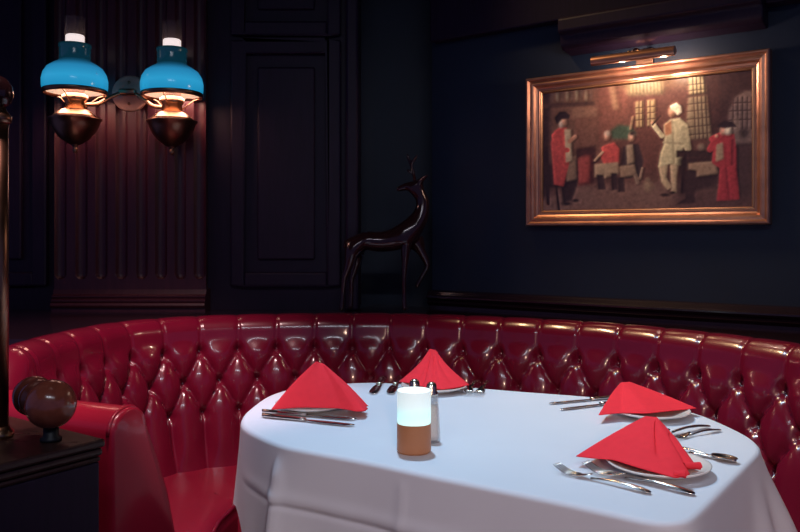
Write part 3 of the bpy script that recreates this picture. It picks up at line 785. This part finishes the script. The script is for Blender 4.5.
# seated man in red
poly([(262, 292), (288, 284), (302, 300), (300, 338), (262, 342), (254, 318)], C(174, 56, 52), 1.0)
poly([(240, 340), (300, 334), (300, 364), (262, 376), (240, 372)], C(150, 126, 98), 1.2)
poly([(244, 366), (262, 366), (268, 404), (248, 404)], C(40, 28, 30), 1); poly([(280, 362), (296, 362), (298, 404), (282, 406)], C(40, 28, 30), 1)
ell(270, 268, 8, 12, C(186, 136, 108)); ell(272, 262, 9, 8, C(170, 156, 140), .8); line((240, 330), (262, 306), 3, C(170, 140, 110)); line((262, 300), (280, 316), 6, C(188, 64, 56))
# seated man in dark coat
poly([(312, 296), (330, 286), (352, 290), (364, 330), (356, 372), (318, 376), (306, 340)], C(38, 30, 34), 1.2)
poly([(320, 292), (336, 290), (340, 335), (322, 340)], C(136, 116, 92), 1.2)
poly([(300, 346), (340, 340), (346, 366), (306, 374)], C(132, 108, 84), 1.2)
poly([(296, 372), (314, 372), (316, 410), (298, 410)], C(40, 28, 28), 1); line((342, 366), (348, 386), 5, C(120, 98, 80)); line((360, 350), (354, 376), 3, C(130, 106, 84))
ell(332, 270, 8, 12, C(184, 140, 112)); ell(336, 262, 11, 7, C(40, 34, 34)); line((330, 250), (336, 220), 3, C(150, 120, 86), .7)
ell(374, 394, 12, 16, C(132, 108, 82)); ell(374, 378, 7, 6, C(112, 90, 70)); line((384, 386), (390, 400), 3, C(110, 88, 70))
# standing man in cream with a pipe
poly([(400, 342), (424, 340), (420, 372), (434, 398), (424, 404), (408, 384)], C(178, 156, 118), 1.0)
poly([(430, 338), (452, 338), (446, 372), (446, 412), (434, 412), (432, 372)], C(168, 146, 112), 1.0)
poly([(414, 240), (430, 226), (454, 222), (474, 238), (482, 296), (470, 304), (462, 296), (460, 342), (432, 338), (400, 346), (406, 310), (416, 284)], C(182, 172, 130), 1.0)
poly([(416, 240), (434, 228), (436, 262), (418, 268)], C(176, 116, 74), 1.2)
line((414, 284), (462, 288), 3, C(150, 138, 104), .7); line((436, 230), (440, 336), 2.5, C(148, 136, 102), .7); line((466, 250), (476, 300), 8, C(172, 162, 122))
line((410, 268), (388, 240), 6, C(186, 176, 136)); ell(386, 236, 5, 6, C(196, 146, 112)); line((386, 240), (406, 218), 2.2, C(60, 40, 34))
ell(434, 207, 9, 13, C(200, 148, 110)); poly([(430, 192), (446, 184), (458, 192), (460, 208), (450, 216), (440, 206), (434, 200)], C(222, 212, 176), .9)
ell(420, 418, 14, 5, C(26, 18, 20)); ell(438, 412, 9, 5, C(30, 20, 22))
# table by the window
poly([(446, 304), (540, 304), (542, 320), (446, 322)], C(46, 30, 28), 1.0)
poly([(452, 322), (540, 318), (540, 395), (458, 420)], C(40, 26, 26), 2.5)
ell(510, 296, 10, 10, C(120, 104, 84)); line((470, 318), (462, 410), 4, C(30, 18, 20))
# seated man in the long red coat
poly([(478, 338), (546, 332), (552, 364), (500, 372), (478, 358)], C(142, 116, 90), 1.2)
poly([(476, 352), (500, 356), (492, 420), (498, 438), (446, 442), (470, 426)], C(44, 30, 30), 1.2)
poly([(542, 276), (560, 264), (592, 262), (598, 300), (598, 350), (606, 428), (548, 432), (556, 350), (536, 336)], C(160, 34, 44), 1.0)
poly([(548, 290), (564, 284), (566, 326), (546, 334)], C(150, 128, 100), 1.1)
line((532, 302), (548, 272), 8, C(160, 36, 44)); line((536, 276), (556, 266), 7, C(172, 40, 48)); ell(548, 268, 5, 5, C(190, 136, 110)); line((590, 280), (588, 340), 4, C(110, 22, 34), .7)
line((572, 350), (580, 428), 3, C(120, 24, 36), .7)
ell(564, 256, 9, 11, C(192, 138, 110)); ell(577, 256, 10, 11, C(206, 194, 168)); poly([(548, 244), (568, 230), (590, 232), (602, 246), (584, 246), (566, 248)], C(26, 22, 28), .9)
poly([(500, 372), (550, 364), (552, 400), (504, 402)], C(48, 34, 34), 2, .8)
m2 = blur(rng.random((IH, IW)), 2.2); m2 = (m2 - m2.mean()) / m2.std()
img = img * .82 + C(88, 58, 52) * .18
lum = img.mean(2, keepdims=True); img = (lum + (img - lum) * .85) * 1.5
Lb = blur(img.mean(2), 1.0); gx = np.roll(Lb, -7, 1) - np.roll(Lb, 7, 1); gy = np.roll(Lb, -6, 0) - np.roll(Lb, 6, 0)
img *= (1 + np.clip((gx * .6 + gy * .4) / (Lb + .02) * .8, -.4, .4))[..., None]
img *= (1 + .10 * ns + .13 * m2)[..., None]
fine = blur(rng.random((IH, IW)), .8); img *= (1 + .45 * (fine - fine.mean()))[..., None]
img = np.clip(img, .002, 1)
NXc, NZc = 300, 190
ins = .0565
bmv = []; colr = []
for r in range(NZc + 1):
    for q in range(NXc + 1):
        a = (ca1 - ins) + ((ca0 + ins) - (ca1 - ins)) * q / NXc; z = z0 + ins + (z1 - z0 - 2 * ins) * r / NZc
        p = RW(a, .012, z); bmv.append(p - wloc(fr))
        x = p.x / p.y * F + HX; y = HY - (p.z - CAM) / p.y * F
        c = img[min(max(int((y - Y0) * SS), 0), IH - 1), min(max(int((x - X0) * SS), 0), IW - 1)]; colr.append((*c, 1))
me = bpy.data.meshes.new('canvas')
me.from_pydata([tuple(v) for v in bmv], [], [(r * (NXc + 1) + q, r * (NXc + 1) + q + 1, (r + 1) * (NXc + 1) + q + 1, (r + 1) * (NXc + 1) + q) for r in range(NZc) for q in range(NXc)])
at = me.color_attributes.new('paint', 'FLOAT_COLOR', 'POINT'); at.data.foreach_set('color', np.array(colr, 'f').ravel())
pm = mat('oil_paint', (.1, .06, .05), .30, coat=.25); N = pm.node_tree.nodes
an = N.new('ShaderNodeAttribute'); an.attribute_name = 'paint'; pm.node_tree.links.new(an.outputs['Color'], N['Principled BSDF'].inputs['Base Color'])
nz = N.new('ShaderNodeTexNoise'); nz.inputs['Scale'].default_value = 90; bpn = N.new('ShaderNodeBump'); bpn.inputs['Strength'].default_value = .08
pm.node_tree.links.new(nz.outputs['Fac'], bpn.inputs['Height']); pm.node_tree.links.new(bpn.outputs['Normal'], N['Principled BSDF'].inputs['Normal'])
me.materials.append(pm); co = bpy.data.objects.new('canvas', me); COL.objects.link(co); co.parent = fr

# picture light
an_ = .135
aL, aR = on_wall(592.5, an_), on_wall(675, an_)
zL = 1.2 + (236 - 58.5) / F * RW(aL, an_, 0).y; zR = 1.2 + (236 - 55) / F * RW(aR, an_, 0).y; zc = (zL + zR) / 2
plt = empty('picture_light', RW((aL + aR) / 2, .02, zc), 0, 'brass tube picture light mounted above the gilt framed painting', 'lamp')
b = MB(); rows = []
for a in np.linspace(aL, aR, 14):                    # half-round hood open underneath
    rows.append([RW(a, an_ + .019 * math.cos(t), zc + .017 * math.sin(t)) for t in np.linspace(-1.1, PI - .1, 22)])
b.grid(rows, cap0=True, cap1=True).build('hood', M['hood_brass'], plt, solid=.0015, auto=.8)
am = (aL + aR) / 2 - .0
MB().tube(catmull([RW(am, 0, zc + .02), RW(am, .05, zc + .035), RW(am, .10, zc + .032), RW(am, an_, zc + .016)], 6), .005, 10).build('arm', M['brass_dark'], plt)
for k in (-.016, .016): MB().lathe([(0, .008), (.004, .006), (.0055, 0), (.004, -.004)], c=RW(am + k, an_ - .01, zc + .018), n=14).build('thumb_screw', M['brass'], plt)
MB().box((am - .03, 0, z1 + .008), (am + .03, .008, z1 + .06), RW).build('mounting_plate', M['brass_dark'], plt, bevel=.002, smooth=False)
for x in (622, 663):
    a = on_wall(x, an_)
    MB().tube([RW(a - .026, an_, zc - .002), RW(a + .026, an_, zc - .002)], .008, 12).build('bulb', M['bulb'], plt)
    li = bpy.data.lights.new('picture_lamp_light', 'POINT'); li.energy = 2.0; li.color = (1, .74, .58); li.shadow_soft_size = .012
    o = bpy.data.objects.new('picture_lamp_light', li); COL.objects.link(o); o.location = RW(a, an_ - .004, zc - .018)
    tgt = RW(a, 0, zc - .25); o.rotation_mode = 'QUATERNION'; o.rotation_quaternion = (tgt - o.location).to_track_quat('-Z', 'Y')
    o.parent = plt; o.location -= wloc(plt)

# ------------------------------------------------------------------ deer statue on the ledge
def skin_mesh(name, chains, root, m, parent, sub=2):
    """chains: list of lists of (point, radius); first node of a later chain may repeat an earlier point to join it"""
    vs, rs, es, idx = [], [], [], {}
    for ch in chains:
        prev = None
        for p, r in ch:
            key = tuple(round(c, 4) for c in p)
            if key not in idx: idx[key] = len(vs); vs.append(tuple(p)); rs.append(r)
            if prev is not None and prev != idx[key]: es.append((prev, idx[key]))
            prev = idx[key]
    me = bpy.data.meshes.new(name); me.from_pydata(vs, es, []); o = bpy.data.objects.new(name, me); COL.objects.link(o)
    md = o.modifiers.new('skin', 'SKIN'); md.use_smooth_shade = True
    sv = me.skin_vertices[0] if me.skin_vertices else None
    if sv is None:
        bpy.context.view_layer.objects.active = o
        bm = bmesh.new(); bm.from_mesh(me); bm.verts.layers.skin.verify(); bm.to_mesh(me); bm.free(); sv = me.skin_vertices[0]
    for i, r in enumerate(rs): sv.data[i].radius = (r, r); sv.data[i].use_root = (i == root)
    ms = o.modifiers.new('sub', 'SUBSURF'); ms.levels = sub; ms.render_levels = sub
    dg = bpy.context.evaluated_depsgraph_get(); dg.update(); nm = bpy.data.meshes.new_from_object(o.evaluated_get(dg)); nm.name = name
    bpy.data.objects.remove(o)
    n = bpy.data.objects.new(name, nm); COL.objects.link(n); nm.materials.append(m)
    for p in nm.polygons: p.use_smooth = True
    n.parent = parent
    if parent:
        off = wloc(parent)
        for v in nm.vertices: v.co -= off
    return n
DY = 3.02
def dp(x, y, dy=0.0): v = atd(x, y, DY); v.y += dy; return v
fz = LEDGE + .006
deer = empty('stag_statue', (dp(385, 300).x, DY, LEDGE), 0, 'dark glossy bronze stag with one raised foreleg standing on the ledge behind the booth', 'statue')
def foot(x, dy=0): v = dp(x, 300, dy); v.z = fz; return v
hip, mid, che, nk1, nk2, hd = dp(354, 243), dp(377, 243), dp(410, 234), dp(421, 218), dp(424, 203), dp(417, 188)
skin_mesh('body', [
    [(hip, .040), (dp(366, 239), .040), (mid, .042), (dp(395, 240), .046), (che, .052), (nk1, .038), (nk2, .028), (hd, .024), (dp(408, 186), .018), (dp(400, 188.5), .011), (dp(396.5, 190), .009)],
    [(hip, .040), (dp(346.5, 243), .014), (dp(344, 248), .007)],
    [(hip, .040), (dp(352, 251, -.03), .030), (dp(350, 264, -.032), .019), (dp(344.5, 279, -.032), .011), (dp(343.5, 293, -.032), .008), (foot(342, -.034), .010)],
    [(hip, .040), (dp(358, 252, .03), .028), (dp(356, 265, .03), .018), (dp(351, 280, .03), .010), (dp(351, 294, .03), .008), (foot(350, .03), .010)],
    [(che, .052), (dp(406, 243, -.028), .024), (dp(405, 261, -.03), .014), (dp(404, 278, -.03), .010), (dp(404, 294, -.03), .008), (foot(404.5, -.032), .010)],
    [(che, .052), (dp(415, 240, .026), .024), (dp(427, 262, .028), .013), (dp(428, 267, .028), .011), (dp(421, 279, .028), .008), (dp(416, 288, .028), .009)],
    [(hd, .024), (dp(421, 181, -.02), .010), (dp(427, 176, -.045), .004)],
    [(hd, .024), (dp(419, 181, .02), .010), (dp(424, 176, .04), .004)],
], 0, M['bronze'], deer)
for sgn in (-1, 1):
    w = lambda x, y, k: dp(x, y, sgn * k)
    r0 = w(415, 182, .012)
    skin_mesh('antler', [[(r0, .006), (w(414, 174, .03), .005), (w(411, 165, .045), .0045), (w(407, 155, .04), .003)],
                         [(w(414, 174, .03), .005), (w(407, 170, .03), .0025)],
                         [(w(411, 165, .045), .0045), (w(417, 156, .055), .0025)]], 0, M['bronze'], deer, 1)

# ------------------------------------------------------------------ dark partition with ball finial and brass post at the left
CT = .812
cA = unp(106, 438.5, CT); cB = unp(8, 462.5, CT)
ed = (cB - cA); ed.z = 0; ln = ed.length; ed.normalize(); nr = Vector((ed.y, -ed.x, 0))
if nr.x > 0: nr = -nr                                   # nr points away from the booth opening, to the left/back
def CB(a, n, z): return cA + ed * a + nr * n + Vector((0, 0, z - CT))
cab = empty('partition_cabinet', CB(.3, .15, 0), 0, 'dark wooden partition with a moulded top edge at the lower left, beside the booth arm', 'partition')
b = MB(); W_ = .34; Ln = .62
def slab(b, ov, z0_, z1_): b.box((ov * .3, ov * .35, z0_), (Ln, W_, z1_), CB)
slab(b, 0, CT - .016, CT); b.build('top', M['cabinet_wood'], cab, smooth=False, bevel=.005)
b = MB(); slab(b, .010, CT - .032, CT - .017); slab(b, .018, CT - .044, CT - .033); b.build('molding', M['cabinet_wood'], cab, smooth=False, bevel=.006)
b = MB(); slab(b, .026, 0, CT - .044); b.build('body', M['mahogany_dark'], cab, smooth=False, bevel=.003)
# turned ball finial lying along a short rail
bc = atd(51, 404, 1.475); br = 24.3 / F * 1.475
rail_c = atd(23, 404, 1.60)
ax = (bc - rail_c); ax.z = 0; axd = ax.normalized()
fin = empty('ball_finial', bc - Vector((0, 0, br)), 0, 'large polished turned wooden ball finial resting over the dark partition top', 'finial')
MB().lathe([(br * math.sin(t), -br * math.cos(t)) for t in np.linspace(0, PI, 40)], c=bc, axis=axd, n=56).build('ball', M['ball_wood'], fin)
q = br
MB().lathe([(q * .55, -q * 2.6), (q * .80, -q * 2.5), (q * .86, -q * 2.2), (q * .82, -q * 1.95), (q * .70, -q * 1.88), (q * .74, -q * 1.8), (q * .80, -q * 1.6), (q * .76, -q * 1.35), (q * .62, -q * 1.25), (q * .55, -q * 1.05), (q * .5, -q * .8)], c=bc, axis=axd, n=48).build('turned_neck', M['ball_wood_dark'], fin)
MB().lathe([(br * .42, 0), (br * .42, .006), (br * .3, .010), (br * .3, max(.011, bc.z - br * .93 - CT))], c=(bc.x, bc.y, CT), n=32).build('foot', M['black_iron'], fin)  # foot coloured black to stand for the shadow beneath the ball
# brass post
pp_ = atd(-3, 434, 1.50); pz = CT
post = empty('brass_post', (pp_.x, pp_.y, pz), 0, 'brass post with a rounded cap standing at the left edge on the dark partition', 'post')
q = 1.50 / F
Z = lambda y: CAM + (236 - y) * q
c0 = (pp_.x, pp_.y, 0)
MB().lathe([(.030, pz), (.030, pz + .010), (.024, pz + .016), (.021, pz + .022)], c=c0, n=40).build('foot', M['brass'], post)
MB().lathe([(.0205, pz + .02), (.0205, Z(124))], c=c0, n=40).build('shaft', M['brass_dark'], post)
MB().lathe([(.0205, Z(124)), (.026, Z(122)), (.026, Z(116)), (.021, Z(113)), (.017, Z(110)), (.015, Z(107))], c=c0, n=40).build('collar', M['brass_dark'], post)
MB().lathe([(.015, Z(107)), (.024, Z(103)), (.029, Z(95)), (.027, Z(86)), (.018, Z(79)), (.008, Z(76)), (0, Z(75))], c=c0, n=40).build('cap', M['bronze'], post)

# ------------------------------------------------------------------ lights
def spot(name, loc, tgt, e, col, size, blend=.6, rad=.05):
    l = bpy.data.lights.new(name, 'SPOT'); l.energy = e; l.color = col; l.spot_size = size; l.spot_blend = blend; l.shadow_soft_size = rad
    o = bpy.data.objects.new(name, l); COL.objects.link(o); o.location = loc
    o.rotation_mode = 'QUATERNION'; o.rotation_quaternion = (Vector(tgt) - Vector(loc)).to_track_quat('-Z', 'Y'); return o
def area(name, loc, tgt, e, col, sx, sy):
    l = bpy.data.lights.new(name, 'AREA'); l.energy = e; l.color = col; l.shape = 'RECTANGLE'; l.size = sx; l.size_y = sy
    o = bpy.data.objects.new(name, l); COL.objects.link(o); o.location = loc
    o.rotation_mode = 'QUATERNION'; o.rotation_quaternion = (Vector(tgt) - Vector(loc)).to_track_quat('-Z', 'Y'); return o
spot('table_downlight', (-.05, 2.05, 2.65), (.25, 1.80, .75), 112, (.51, .76, 1.0), math.radians(54), .7, .035)
spot('booth_downlight', (-.62, 1.40, 2.65), (-.90, 2.3, .65), 205, (1.0, .66, .66), math.radians(46), .8, .05)
area('hall_light', (.10, -.3, 2.62), (.15, 1.95, .7), 3.4, (.80, .86, 1.0), 1.7, .05).data.spread = math.radians(80)
spot('added_warm_spot', (.3, -2.2, 1.95), (.58, 2.2, -.05), 185, (1.0, .64, .47), math.radians(31), .4, .07)  # added warm fill from behind the camera, cone kept to booth and cloth
area('warm_ceiling_lamp', (-.20, 2.62, 2.72), (1.0, 2.1, .9), 2.6, (1.0, .66, .34), .45, .10).data.spread = math.radians(60)
cl_ = bpy.data.lights.new('candle_light', 'POINT'); cl_.energy = .10; cl_.color = (.75, 1, .95); cl_.shadow_soft_size = .03
o = bpy.data.objects.new('candle_light', cl_); COL.objects.link(o); o.location = (pcn.x, pcn.y, cz + .16)

w = bpy.data.worlds.new('world'); S.world = w; w.use_nodes = True
bg = w.node_tree.nodes['Background']; bg.inputs['Color'].default_value = (.34, .36, 1.0, 1); bg.inputs['Strength'].default_value = .16
S.view_settings.view_transform = 'Standard'; S.view_settings.look = 'None'; S.view_settings.exposure = 0; S.view_settings.gamma = 1
S.cycles.use_denoising = True
S.cycles.max_bounces = 8; S.cycles.transparent_max_bounces = 12; S.cycles.sample_clamp_indirect = 4
